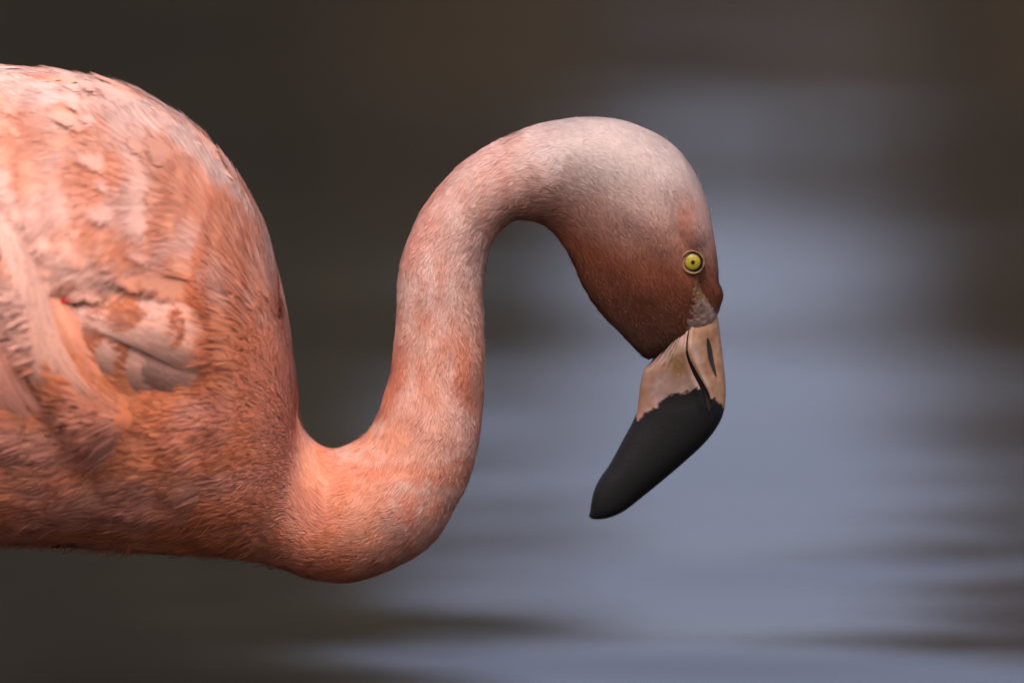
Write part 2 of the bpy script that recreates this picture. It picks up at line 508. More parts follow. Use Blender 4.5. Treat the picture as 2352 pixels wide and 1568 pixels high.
# --- plumage colour (pigment, plus shade painted on cheek and chin)
def plume_col(P, uv):
    u, v = uv[:, 0], uv[:, 1]
    # markings are drawn out along the feathers: lengthwise on the flank, down the upright neck
    kb = (1 - sstep(560, 760, u))[:, None]; kn = (sstep(700, 800, u) * (1 - sstep(1080, 1180, u)) * (1 - sstep(1000, 1150, v)))[:, None]
    Pn = P * (np.array([[.5, 1, 1]]) * kb + np.array([[1, 1, .38]]) * kn + np.array([[1., 1, 1]]) * (1 - kb - kn))
    n1 = vnoise(Pn, 26, 11); n2 = vnoise(Pn, 70, 12); n3 = vnoise(Pn, 180, 13); n4 = vnoise(Pn, 14, 14)
    c = lambda *x: np.array(x)[None, :]
    mixc = lambda a, b, t: a * (1 - t[:, None]) + b * t[:, None]
    pale = c(.60, .42, .355); orange = c(.66, .225, .10); salmon = c(.60, .23, .145); white = c(.50, .41, .37)
    face_shade = c(.19, .062, .033); chin_shade = c(.08, .045, .033); rose = c(.62, .31, .235)
    # body
    t = sstep(.42, .62, n1 * .42 + n4 * .18 + n2 * .40)
    peach = mixc(pale * np.ones((len(u), 1)), c(.65, .39, .31), sstep(30, 260, v - topv(u)))
    colb = mixc(peach, orange, t * (0.52 + 0.38 * sstep(250, 800, v)))
    low = sstep(620, 1000, v)
    colb = mixc(colb, mixc(salmon * np.ones((len(u), 1)), orange, sstep(.35, .7, n2)), low * 0.75)
    # neck: salmon with pale flecks below, pale rose above
    tn = sstep(.42, .62, n1 * .35 + n2 * .45 + n3 * .2)
    lown = mixc(salmon * np.ones((len(u), 1)), c(.62, .385, .31), tn * 0.85)
    lown = mixc(lown, orange, sstep(.55, .72, n4 * .5 + n2 * .5) * .55)
    upn = mixc(rose * np.ones((len(u), 1)), c(.65, .44, .375), sstep(.3, .65, n2 * .6 + n3 * .4))
    coln = mixc(upn * .88, lown * .92, sstep(560, 900, v + 120 * (n1 - .5)))
    # head: whitish crown, reddish-brown cheek and chin deepened by painted shade
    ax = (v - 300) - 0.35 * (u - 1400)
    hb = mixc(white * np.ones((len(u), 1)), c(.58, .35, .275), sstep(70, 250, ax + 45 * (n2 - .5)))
    hb = mixc(hb, face_shade, sstep(125, 305, ax + 40 * (n1 - .5)))
    hb = mixc(hb, chin_shade, sstep(310, 540, ax + 50 * (n1 - .5)))
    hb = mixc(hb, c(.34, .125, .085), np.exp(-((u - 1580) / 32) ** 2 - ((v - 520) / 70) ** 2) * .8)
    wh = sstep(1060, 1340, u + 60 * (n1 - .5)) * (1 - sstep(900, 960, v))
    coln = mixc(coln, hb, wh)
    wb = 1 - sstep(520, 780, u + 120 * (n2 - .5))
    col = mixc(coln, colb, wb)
    return np.clip(col * (0.95 + 0.1 * n3[:, None]), 0, .93)

uv = proj_sym(P)
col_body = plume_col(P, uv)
# bare skin between eye and bill
BARE = [(1588, 632), (1622, 640), (1640, 690), (1652, 722), (1690, 724), (1690, 900), (1460, 900), (1474, 868), (1494, 826), (1512, 806),
        (1548, 776), (1572, 752), (1582, 715), (1590, 680)]
NOFUR = [(1600, 640), (1612, 648), (1630, 692), (1646, 724), (1690, 726), (1690, 900), (1470, 900), (1486, 874), (1507, 842), (1530, 816),
         (1562, 786), (1584, 764), (1598, 720), (1602, 680)]
bare = inpoly(uv, BARE) & (uv[:, 0] > 1460)
skin = np.array([.20, .14, .125])[None] * (0.75 + 0.5 * vnoise(P, 300, 8)[:, None])
ye = sstep(700, 640, uv[:, 1])[:, None]
skin = skin * (1 - ye) + np.array([.13, .07, .025])[None] * ye
ub = ((1 - sstep(360, 500, uv[:, 0])) * .7)[:, None]
col_body = col_body * (1 - ub) + np.array([[.64, .19, .075]]) * ub      # orange down under the coverts
col_body[bare] = skin[bare]
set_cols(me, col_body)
me.materials.append(M_SKIN)
attach(body)
bvh = BVHTree.FromPolygons([Vector(p) for p in P], [tuple(f.vertices) for f in me.polygons])

def on_surface(u, v):
    dv = _f + np.array([1., 0, 0]) * (u - FW / 2) * K + _u * (FH / 2 - v) * K
    h = bvh.ray_cast(Vector(cam_loc), Vector(dv).normalized())
    if h[0] is None: return None, None
    return np.array(h[0]), np.array(h[1])

# --- direction in which feathers lie
def flow_at(P, uv):
    u, v = uv[:, 0], uv[:, 1]
    # along the neck towards the body
    idx = np.empty(len(P), int)
    C2 = cen[:, [0, 2]]; P2 = P[:, [0, 2]]
    for s in range(0, len(P), 20000):
        dd = ((P2[s:s + 20000, None, :] - C2[None]) ** 2).sum(2)
        idx[s:s + 20000] = dd.argmin(1)
    fn = -cen_t[idx]
    # on the body
    du = 20.0
    slope = (topv(u + du) - topv(u - du)) / (2 * du)
    T = norm(np.stack([-np.ones_like(u), -np.clip(slope, 0, 1.6)], 1))
    to = norm(np.stack([20 - u, 690 - v + 40 * np.sin(u / 90)], 1))
    to[u < 120] = norm(np.stack([-np.ones_like(u), 0.5 * np.ones_like(u)], 1))[u < 120]
    lo = norm(np.stack([-np.ones_like(u), 0.12 * np.ones_like(u)], 1))
    k = sstep(40, 330, v - topv(u))[:, None]; f2 = T * (1 - k) + to * k
    k = sstep(850, 1020, v)[:, None]; f2 = norm(f2 * (1 - k) + lo * k)
    fb = np.stack([f2[:, 0], np.zeros_like(u), -f2[:, 1]], 1)
    wb = (1 - sstep(520, 760, u))[:, None]
    return norm(fn * (1 - wb) + fb * wb)

# --- sampling roots on the skin
me.calc_loop_triangles()
tri = np.empty(len(me.loop_triangles) * 3, np.int32); me.loop_triangles.foreach_get('vertices', tri); tri = tri.reshape(-1, 3)
tp = P[tri]; tarea = np.linalg.norm(np.cross(tp[:, 1] - tp[:, 0], tp[:, 2] - tp[:, 0]), axis=1) / 2
tuv = proj_sym(tp.mean(1)); tside = N[tri].mean(1)[:, 1]

def sample(n, weight):
    wgt = tarea * weight; wgt = wgt / wgt.sum()
    k = rng.choice(len(tri), n, p=wgt)
    a = rng.random((n, 2)); s = np.sqrt(a[:, :1]); b = np.hstack([1 - s, s * (1 - a[:, 1:]), s * a[:, 1:]])
    return (tp[k] * b[:, :, None]).sum(1), norm((N[tri[k]] * b[:, :, None]).sum(1))

def blades(name, p, n, fl, L, W, nb, spread, lift, cols, parent, rootin=0.0004, njit=0.12, label=None):
    """tufts of tapering barbs, joined: too many and too small to pick apart"""
    m = len(p)
    t = norm(fl - n * (fl * n).sum(1, keepdims=True)); b = np.cross(n, t)
    rep = lambda a: np.repeat(a, nb, 0)
    p, n, t, b = rep(p), rep(n), rep(t), rep(b); L = rep(L) * rng.uniform(.7, 1.12, m * nb); W = rep(W) * rng.uniform(.8, 1.2, m * nb)
    a = np.tile(np.linspace(-1, 1, nb) if nb > 1 else np.zeros(1), m) * spread + rng.normal(0, spread * .3, m * nb)
    lf = rep(lift * rng.uniform(.4, 1.6, m))[:, None] if np.isscalar(lift) else rep(lift)[:, None]
    dr = t * np.cos(a)[:, None] + b * np.sin(a)[:, None]; sd = b * np.cos(a)[:, None] - t * np.sin(a)[:, None]
    root = p - n * rootin + sd * (rng.uniform(-1, 1, m * nb) * W)[:, None]
    L = L[:, None]; W = W[:, None]
    m1 = root + dr * L * .35 + n * L * lf * .45
    m2 = root + dr * L * .72 + n * L * lf * .75
    tip = root + dr * L + n * L * lf * .80
    V = np.stack([root - sd * W * .3, root + sd * W * .3, m1 - sd * W * .5, m1 + sd * W * .5, m2 - sd * W * .4, m2 + sd * W * .4, tip], 1)
    k = np.arange(m * nb)[:, None] * 7
    nn = norm(n + sd * rng.normal(0, njit, (m * nb, 1)) + dr * rng.normal(-0.05, njit, (m * nb, 1)))
    nn = np.repeat(nn, 7, 0)
    cc = rep(cols) * rng.uniform(.93, 1.06, (m * nb, 1))
    cc = np.repeat(np.clip(cc, 0, .94), 7, 0)
    V = V.reshape(-1, 3)
    loops = np.hstack([k + np.array([[0, 2, 3, 1]]), k + np.array([[2, 4, 5, 3]]), k + np.array([[4, 6, 5]])]).astype(np.int32).ravel()
    starts = (np.arange(m * nb)[:, None] * 11 + np.array([[0, 4, 8]])).astype(np.int32).ravel()
    me2 = bpy.data.meshes.new(name)
    me2.vertices.add(len(V)); me2.loops.add(len(loops)); me2.polygons.add(len(starts))
    me2.vertices.foreach_set('co', V.astype(np.float32).ravel())
    me2.loops.foreach_set('vertex_index', loops)
    me2.polygons.foreach_set('loop_start', starts)
    me2.update(calc_edges=True)
    me2.polygons.foreach_set('use_smooth', np.ones(len(starts), bool))
    set_cols(me2, cc)
    me2.materials.append(M_PLUME)
    me2.normals_split_custom_set_from_vertices(nn.astype(np.float32))
    o = bpy.data.objects.new(name, me2); C.objects.link(o)
    attach(o); o['kind'] = 'stuff'
    if label: o['label'] = label
    return o

def near_weight(far): return np.where(tside < 0.25, 1.0, far)

# short feathers of head and neck
def head_neck():
    hm = sstep(520, 680, tuv[:, 0])
    headd = sstep(1150, 1350, tuv[:, 0]) * (tuv[:, 1] < 900)
    keep = ~(inpoly(tuv, NOFUR))
    eyed = np.hypot(tuv[:, 0] - 1590, tuv[:, 1] - 601) > 30
    wgt = hm * keep * eyed * (1 + 1.6 * headd) * near_weight(.35)
    p, n = sample(60000, wgt)
    uvp = proj_sym(p)
    f = flow_at(p, uvp)
    ang = (vnoise(p, 90, 21) - .5) * 1.0
    b = np.cross(n, f); f = f * np.cos(ang)[:, None] + b * np.sin(ang)[:, None]
    head = sstep(1180, 1480, uvp[:, 0]) * (uvp[:, 1] < 900)
    low = sstep(700, 1150, uvp[:, 1]) * (1 - head)
    L = .0085 - .0038 * head + .0005 * low
    Wd = .00050 - .00014 * head + .00006 * low
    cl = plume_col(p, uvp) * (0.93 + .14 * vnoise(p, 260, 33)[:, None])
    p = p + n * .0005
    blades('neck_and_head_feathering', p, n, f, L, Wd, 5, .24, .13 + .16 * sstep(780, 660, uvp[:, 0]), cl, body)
head_neck()

# stray feather tips along head and neck
def strays():
    wgt = sstep(640, 720, tuv[:, 0]) * ~inpoly(tuv, NOFUR) * (np.hypot(tuv[:, 0] - 1590, tuv[:, 1] - 601) > 34)
    p, n = sample(5000, wgt)
    uvp = proj_sym(p); f = flow_at(p, uvp)
    ang = rng.normal(0, .4, len(p)); b = np.cross(n, f); f = f * np.cos(ang)[:, None] + b * np.sin(ang)[:, None]
    blades('stray_feather_tips', p, n, f, rng.uniform(.004, .0085, len(p)), np.full(len(p), .0003), 1, .2, rng.uniform(.15, .45, len(p)), plume_col(p, uvp), body)
strays()

# looser feathers of breast and flank
def breast():
    wgt = (1 - sstep(640, 800, tuv[:, 0])) * near_weight(.3) * np.where(tuv[:, 0] < -60, .35, 1.0) * (0.4 + 1.2 * sstep(500, 900, tuv[:, 1]))
    p, n = sample(19000, wgt)
    uvp = proj_sym(p)
    f = flow_at(p, uvp)
    ang = (vnoise(p, 30, 22) - .5) * .9
    b = np.cross(n, f); f = f * np.cos(ang)[:, None] + b * np.sin(ang)[:, None]
    edge = sstep(480, 640, uvp[:, 0])
    L = .020 - .007 * edge
    Wd = .0014 - .0006 * edge
    cl = plume_col(p, uvp) * (0.88 + .22 * vnoise(p, 90, 34)[:, None])
    blades('breast_feathering', p, n, f, L, Wd, 7, .20, .04 + .04 * sstep(600, 950, uvp[:, 1]) + .10 * sstep(560, 660, uvp[:, 0]) * sstep(900, 1000, uvp[:, 1]), cl, body)
breast()

def belly_fringe():
    wgt = (1 - sstep(640, 800, tuv[:, 0])) * (tuv[:, 0] > -200) * sstep(1150, 1230, tuv[:, 1]) * sstep(-.25, -.7, N[tri].mean(1)[:, 2])
    p, n = sample(2600, wgt)
    uvp = proj_sym(p); f = flow_at(p, uvp)
    ang = rng.normal(0, .5, len(p)); b = np.cross(n, f); f = f * np.cos(ang)[:, None] + b * np.sin(ang)[:, None]
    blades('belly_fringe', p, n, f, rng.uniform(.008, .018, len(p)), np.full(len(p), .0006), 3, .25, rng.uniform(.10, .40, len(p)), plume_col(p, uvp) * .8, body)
belly_fringe()

# --- single covert feathers of back and shoulder
def feather_mesh(seed, L=.046, W=.019, nb=56, curl=.12):
    g = np.random.default_rng(seed)
    V, F, c = [], [], []
    def zc(x, y): return -(x * x) / (2 * .14) * .6 - (y * y) / (2 * .03) * .8 + 0.0012
    for sgn in (-1, 1):
        for k in range(nb):
            s0 = k / nb; s1 = (k + 4.0) / nb
            wprof = lambda s: W / 2 * (math.sin(min(1, max(.0, s * .93 + .07)) ** .8 * math.pi) ** .6)
            tip = min(1.10, s0 + .20 + g.uniform(-.03, .04))
            wy = wprof(min(.985, s0 + .08)) * g.uniform(.78, 1.10)
            j = g.uniform(.96, 1.03)
            x0, x1, xt, xt2 = s0 * L, min(1, s1) * L, tip * L, min(1.12, tip + .012) * L
            base = len(V)
            for (x, y, lift) in ((x0, 0, 0), (x1, 0, 0), (xt2, sgn * wy, 0), (xt, sgn * wy, 0)):
                V.append((x, y, zc(x, y) + curl * x * x / L * .2)); c.append((min(1, (x / L) ** 1.4), j, 0))
            F.append((base, base + 1, base + 2, base + 3) if sgn > 0 else (base + 3, base + 2, base + 1, base))
    me_ = bpy.data.meshes.new('feather')
    me_.from_pydata(V, [], F); me_.polygons.foreach_set('use_smooth', [True] * len(F))
    set_cols(me_, np.array(c)); me_.materials.append(M_FEATHER)
    nn = norm(np.array([(-.05, -v[1] * 18, 1.) for v in V]))
    me_.normals_split_custom_set_from_vertices(nn.astype(np.float32))
    return me_
FM = [feather_mesh(40 + k, W=.017 + .002 * (k % 4), curl=.08 + .02 * k) for k in range(6)]

def coverts():
    from mathutils import Matrix
    pts = []
    tries = 0
    while len(pts) < 270 and tries < 9000:
        tries += 1
        u = rng.uniform(-60, 600); v = rng.uniform(130, 700)
        if v < topv(u) + 12 or v > 640 + .1 * u: continue
        if u < 130 and v > 470: continue
        if any((u - a) ** 2 + (v - b) ** 2 < 25 ** 2 for a, b in pts): continue
        pts.append((u, v))
    pts.sort(key=lambda q: q[0])
    for i, (u, v) in enumerate(pts):
        p, n = on_surface(u, v)
        if p is None or p[1] > .02: continue
        uvp = np.array([[u, v]]); f = flow_at(p[None], uvp)[0]
        a = rng.normal(0, .16); b = np.cross(n, f); f = f * math.cos(a) + b * math.sin(a)
        t = norm(f - n * (f @ n)); b = np.cross(n, t)
        o = bpy.data.objects.new('feather', FM[i % 6]); C.objects.link(o); attach(o)
        s = rng.uniform(.72, 1.15) * (1 - .25 * float(sstep(480, 620, u)))
        nr = float(sstep(20, 130, v - topv(u)))
        lift = rng.uniform(.0, .035) * nr - .05 * (1 - nr)
        tt = norm(t + n * lift); nn = np.cross(tt, b)
        Mx = Matrix(((tt[0], b[0], nn[0], 0), (tt[1], b[1], nn[1], 0), (tt[2], b[2], nn[2], 0), (0, 0, 0, 1)))
        pp = p - t * .006 + n * rng.uniform(.0003, .0020) * (.3 + .7 * nr)
        Mx = Matrix.Translation(Vector(pp - np.array(bird_inv) * 0)) @ Mx @ Matrix.Diagonal((s, s * rng.uniform(.85, 1.15), s, 1))
        o.matrix_parent_inverse = Matrix.Translation(-bird_inv)
        o.matrix_basis = Mx
        q = float(vnoise(p[None], 30, 51)[0]) + rng.normal(0, .10)
        k1 = float(sstep(.42, .66, q)); k2 = float(sstep(.40, .20, q))
        cA = np.array([.68, .345, .25]) * (1 - k1) + np.array([.70, .25, .10]) * k1
        cA = cA * (1 - k2) + np.array([.60, .445, .395]) * k2
        cA = .2 * cA + .8 * plume_col(p[None], uvp)[0]
        cA = cA * rng.uniform(.97, 1.03)
        o.color = (*np.clip(cA, 0, .92), rng.uniform(.15, .55) * (1 - .5 * float(sstep(350, 700, v))))
coverts()

def silk():
    wgt = (1 - sstep(520, 640, tuv[:, 0])) * (tuv[:, 0] > -120) * sstep(860, 660, tuv[:, 1]) * (tside < .1) * ~inpoly(tuv, [(-200, 455), (50, 455), (165, 660), (330, 620), (500, 660), (530, 900), (-200, 900)])
    p, n = sample(16000, wgt)
    uvp = proj_sym(p); f = flow_at(p, uvp)
    ang = (vnoise(p, 40, 27) - .5) * .8
    b = np.cross(n, f); f = f * np.cos(ang)[:, None] + b * np.sin(ang)[:, None]
    nr = sstep(20, 130, uvp[:, 1] - topv(uvp[:, 0]))
    inn = (.45 + .55 * sstep(600, 440, uvp[:, 0])) * sstep(800, 660, uvp[:, 1])
    p = p + n * (.0003 + .0031 * (nr * inn)[:, None])
    L = .016 + .014 * nr
    blades('silky_back_barbs', p, n, f, L, np.full(len(p), .0011), 6, .14, .015 + .02 * nr, plume_col(p, uvp), body)
silk()

# --- long soft feathers of the folded wing
def long_feather(name, line, width, lift, cA, cB, ns=200, label=None, sink=.0035):
    """one soft feather: a flat-arched bundle of fine barbs that runs along a line on the flank"""
    m = 22
    L = crom(line, m)
    pts, nrm_ = [], []
    last = None
    for u, v in L:
        p, n = on_surface(max(u, -140), v)
        if p is None: p, n = last
        last = (p, n); pts.append(p); nrm_.append(n)
    pts = np.array(pts); nrm_ = np.array(nrm_)
    for _ in range(5):
        pts[1:-1] = (pts[:-2] + 2 * pts[1:-1] + pts[2:]) / 4; nrm_[1:-1] = (nrm_[:-2] + 2 * nrm_[1:-1] + nrm_[2:]) / 4
    nrm_ = norm(nrm_); T = norm(np.gradient(pts, axis=0)); B = norm(np.cross(nrm_, T))
    g = np.random.default_rng(int(abs(line[0][0] * 7 + line[1][1])))
    V, F, c, nn = [], [], [], []
    S = np.linspace(0, 1, m)
    for k in range(ns):
        q = g.uniform(-1, 1); q = math.copysign(abs(q) ** .8, q)
        a0, a1 = (0, g.uniform(.45, 1.0)) if k % 3 else (g.uniform(0, .45), g.uniform(.7, 1.0))
        a1 *= 1 - .12 * q * q
        ss = np.linspace(a0, a1, 12)
        jit = g.normal(0, .02); tone = g.uniform(.80, 1.10); tj = g.normal(0, .12)
        base = len(V)
        for i, x in enumerate(ss):
            f = x * (m - 1); i0 = min(int(f), m - 2); fr = f - i0
            pc = pts[i0] * (1 - fr) + pts[i0 + 1] * fr; bc = B[i0] * (1 - fr) + B[i0 + 1] * fr; nc = nrm_[i0] * (1 - fr) + nrm_[i0 + 1] * fr
            wd = width * MM * .5 * (.55 + .45 * math.sin(min(1, x * 1.1) * math.pi * .5)) 
            hw = .0009 * math.sin(math.pi * (.10 + .88 * i / 11)) ** .6
            qq = q + jit * x * 6
            off = (1 - qq * qq) * wd * .085 + .42 * lift * math.sin((.12 + .80 * x) * math.pi) + .0006 * g.random() * (i > 0) - sink * float(sstep(.62, 1.0, x))
            p = pc + bc * qq * wd + nc * off
            V += [p - bc * hw, p + bc * hw]
            nq = nc + bc * qq * .5
            nn += [nq, nq]
            t = min(1, max(0, x + tj))
            cl = (np.array(cA) * (1 - t) + np.array(cB) * t) * tone
            c += [cl, cl]
        for i in range(11):
            b0 = base + 2 * i
            F.append((b0, b0 + 2, b0 + 3, b0 + 1))
    V = np.array(V); nn = norm(np.array(nn))
    f0 = F[0]; fn_ = np.cross(V[f0[1]] - V[f0[0]], V[f0[2]] - V[f0[0]])
    if fn_ @ nn[0] < 0: F = [f[::-1] for f in F]
    o = mesh_obj(name, V, F, M_PLUME, None, True, np.clip(np.array(c), 0, .93)); attach(o)
    o.data.normals_split_custom_set_from_vertices(nn.astype(np.float32))
    if label: o['label'] = label
    return o
PALE, PEACH, ORG, RSE = (.70, .42, .335), (.70, .355, .25), (.70, .25, .13), (.70, .31, .22)
GUIDES = [
    ([(150, 655), (215, 605), (290, 570), (380, 560), (450, 580)], 100, .002, PEACH, PEACH),
    ([(172, 722), (240, 795), (320, 850), (410, 885)], 120, .002, PALE, PEACH),
    ([(168, 712), (250, 762), (345, 812), (440, 846), (500, 850)], 130, .002, PALE, PEACH),
    ([(155, 690), (230, 672), (320, 655), (420, 672), (505, 730)], 120, .0015, PEACH, PEACH),
    ([(155, 698), (250, 715), (350, 738), (450, 778), (512, 806)], 130, .002, PALE, PEACH),
    ([(-70, 600), (-20, 730), (10, 830), (60, 920), (140, 1000)], 130, .003, RSE, RSE),
    ([(50, 585), (85, 650), (128, 705), (170, 775), (215, 845), (275, 905)], 84, .005, PEACH, ORG),
    ([(-30, 468), (22, 520), (44, 610), (60, 720), (95, 820), (160, 910), (235, 985)], 104, .006, PALE, PEACH),
]
for ln, wd, lf, ca, cb in GUIDES: long_feather('feather', ln, wd, lf, ca, cb, sink=.0012 if ln[0][0] > 150 else .0035)
long_feather('under_feather', [(128, 698), (160, 688), (190, 677), (236, 657)], 12, .0150, (.60, .015, .02), (.60, .04, .04), label='small coral red feather showing in the wing fold')

# --- eye
def eye():
    p, n = on_surface(1590, 601)
    n = norm(np.array([0.10, -1.0, 0.06]))
    a = norm(np.cross(n, [0, 0, 1.])); b = np.cross(a, n)      # a: sideways, b: up
    if a[0] < 0: a = -a
    b = np.array([0, 0, 1.]) - n * n[2]; b = norm(b)
    r_i = 20.8 * MM
    def dome(name, r0, r1, rings, rb, off, matl, parent, colf=None):
        V, F = [], []
        seg = 36
        for j in range(rings + 1):
            r = r0 + (r1 - r0) * j / rings
            zz = math.sqrt(max(0, rb * rb - r * r)) - rb + off
            for k in range(seg):
                t = 2 * math.pi * k / seg
                V.append(p + a * r * math.cos(t) + b * r * math.sin(t) + n * zz)
        for j in range(rings):
            for k in range(seg):
                k2 = (k + 1) % seg
                F.append((j * seg + k, j * seg + k2, (j + 1) * seg + k2, (j + 1) * seg + k))
        return mesh_obj(name, V, F, matl, parent), np.array(V)
    m, t, bs = mat('iris_yellow')
    cr = t.nodes.new('ShaderNodeAttribute'); cr.attribute_name = 'Col'
    t.links.new(cr.outputs['Color'], bs.inputs['Base Color']); bs.inputs['Roughness'].default_value = .35
    bs.inputs['Specular IOR Level'].default_value = .25
    off = .0030
    root = empty('eye', (0, 0, 0)); attach(root)
    o, V = dome('iris', 0.0008, r_i, 14, .0085, off, m, root)
    rr = np.linalg.norm((V - p) - ((V - p) @ n)[:, None] * n, axis=1) / r_i
    ang = vnoise(V, 1500, 3)
    col = np.array([.235, .195, .017])[None] * (0.8 + .35 * ang[:, None])
    k = sstep(.76, .92, rr)[:, None]; col = col * (1 - k) + np.array([.02, .017, .012])[None] * k
    k = sstep(.30, .18, rr)[:, None] * .4; col = col * (1 - k) + np.array([.10, .07, .01])[None] * k
    set_cols(o.data, col)
    mb, _, bb = mat('pupil_black'); bb.inputs['Base Color'].default_value = (.008, .007, .006, 1); bb.inputs['Roughness'].default_value = .3
    bb.inputs['Specular IOR Level'].default_value = .25
    o, _ = dome('pupil', 0.00001, 4.6 * MM, 4, .0085, off + .00018, mb, root)
    # lids: two fleshy rims
    ml = mat_col('eyelid_skin', .6, .25, .3, 1500)
    for nm, r, th, ov, cl, cd in (('eyelid', 24.8, 2.6, .0022, (.17, .10, .04), (.03, .02, .014)), ('eye_ring', 29.0, 1.8, .0012, (.13, .06, .03), (.05, .028, .018))):
        V, F, c = [], [], []
        sg, ss = 48, 8
        for k in range(sg):
            t = 2 * math.pi * k / sg
            er = r * MM * (1 + .05 * math.cos(t * 2 + .6)); ca = a * math.cos(t) + b * math.sin(t) * 1.07
            tth = th * MM * (1 + .25 * math.sin(t * 3 + 1))
            for q in range(ss):
                w_ = 2 * math.pi * q / ss
                V.append(p + ca * (er + tth * math.cos(w_)) + n * (ov + tth * math.sin(w_) * 1.2))
                kk = .5 + .5 * math.cos(w_ * 2); kk = kk * .6 + .4 * (math.sin(t * 2.3 + 1) > 0.9)
                c.append(np.array(cl) * (1 - kk) + np.array(cd) * kk)
        for k in range(sg):
            for q in range(ss):
                k2, q2 = (k + 1) % sg, (q + 1) % ss
                F.append((k * ss + q, k2 * ss + q, k2 * ss + q2, k * ss + q2))
        mesh_obj(nm, V, F, ml, root, True, np.array(c))
    # dark socket rim behind the lids
    o, V = dome('socket', r_i * .9, 30 * MM, 4, .02, .0008, ml, root)
    set_cols(o.data, np.tile([[.05, .03, .02]], (len(V), 1)))
    # the eye on the far side mirrors this one
    root2 = empty('eye', (0, 0, 0)); attach(root2)
    for ch in list(root.children):
        c2 = ch.copy(); c2.data = ch.data.copy(); C.objects.link(c2); c2.parent = root2
        Vv = verts(c2.data); Vv[:, 1] *= -1; c2.data.vertices.foreach_set('co', Vv.ravel()); c2.data.flip_normals(); c2.data.update()
eye()

# --- bare wrinkled skin between eye and bill
def lore():
    poly = [(1590, 630), (1622, 640), (1638, 680), (1651, 720), (1660, 735), (1660, 800), (1585, 800), (1570, 770), (1574, 742), (1585, 700), (1589, 668)]
    us = np.arange(1562, 1664, 2.0); vs = np.arange(626, 802, 2.0)
    idx, V, UV, F = {}, [], [], []
    for i, u in enumerate(us):
        for j, v in enumerate(vs):
            if not inpoly(np.array([[u, v]]), poly)[0]: continue
            p, n = on_surface(u, v)
            if p is None or n[1] > -.15: continue
            idx[(i, j)] = len(V); V.append(p + n * .0006); UV.append((u, v))
    for (i, j) in idx:
        q = [(i, j), (i + 1, j), (i + 1, j + 1), (i, j + 1)]
        if all(k in idx for k in q): F.append([idx[k] for k in q][::-1])
    V = np.array(V); UV = np.array(UV); u, v = UV[:, 0], UV[:, 1]
    n1, n2, n3 = vnoise(V, 500, 71), vnoise(V, 1100, 72), vnoise(V, 220, 73)
    gr = groove(UV, [(1612, 634), (1622, 668), (1642, 716)], 8, 1.0, False)
    fold = np.sin((u - 1600) * .55 + (v - 640) * .10 + 3 * n1) * sstep(700, 650, v)
    V[:, 1] -= .0005 * (n1 - .5) + .0003 * (n2 - .5) - .0010 * gr + .0002 * fold
    grey = np.array([.21, .142, .118])[None] * (.75 + .5 * n1[:, None]); ochre = np.array([.14, .08, .026])[None] * (.6 + .7 * n2[:, None])
    t = sstep(715, 655, v + 50 * (n3 - .5))[:, None]
    c = grey * (1 - t) + ochre * t
    t = np.clip(sstep(.60, .78, n3) * .4 + gr * .8 + .4 * sstep(.3, -.8, fold) * sstep(700, 650, v), 0, .9)[:, None]
    c = c * (1 - t) + np.array([.045, .026, .016])[None] * t
    for sgn in (1, -1):
        FF = F if sgn > 0 else [f[::-1] for f in F]
        o = mesh_obj('lore_skin', V * np.array([1, sgn, 1]), FF, M_BILL, None, True, c); attach(o)
        o['label'] = 'bare grey and ochre skin between eye and bill'
lore()

# --- bill
BILL = [  # culmen side, chin side, sideways half width, where the gape lies across (0 culmen .. 1 chin)
    ((1636, 690), (1530, 780), 60, .50), ((1649, 730), (1494, 834), 73, .47), ((1655, 775), (1478, 852), 71, .43), ((1661, 825), (1471, 882), 65, .35),
    ((1667, 890), (1467, 915), 57, .235), ((1664, 938), (1463, 945), 57, .18), ((1650, 975), (1450, 975), 56, .15),
    ((1620, 1015), (1432, 1008), 54, .14), ((1580, 1053), (1415, 1040), 51, .13), ((1530, 1096), (1398, 1070), 46, .13),
    ((1480, 1137), (1380, 1095), 40, .13), ((1435, 1172), (1366, 1122), 33, .14), ((1400, 1188), (1359, 1150), 25, .15),
    ((1372, 1192), (1355, 1176), 13, .16), ((1358, 1190), (1352, 1183), 5, .17)]
BLK = np.array([(1440, 930), (1456, 936), (1461, 945), (1465, 972), (1471, 961), (1482, 948), (1505, 935), (1530, 912), (1560, 902), (1590, 895), (1610, 888), (1616, 893), (1624, 910), (1640, 914), (1650, 924), (1656, 930), (1668, 945)], float)
NOSTRIL = [(1625, 776), (1629, 800), (1634, 830), (1644, 864)]
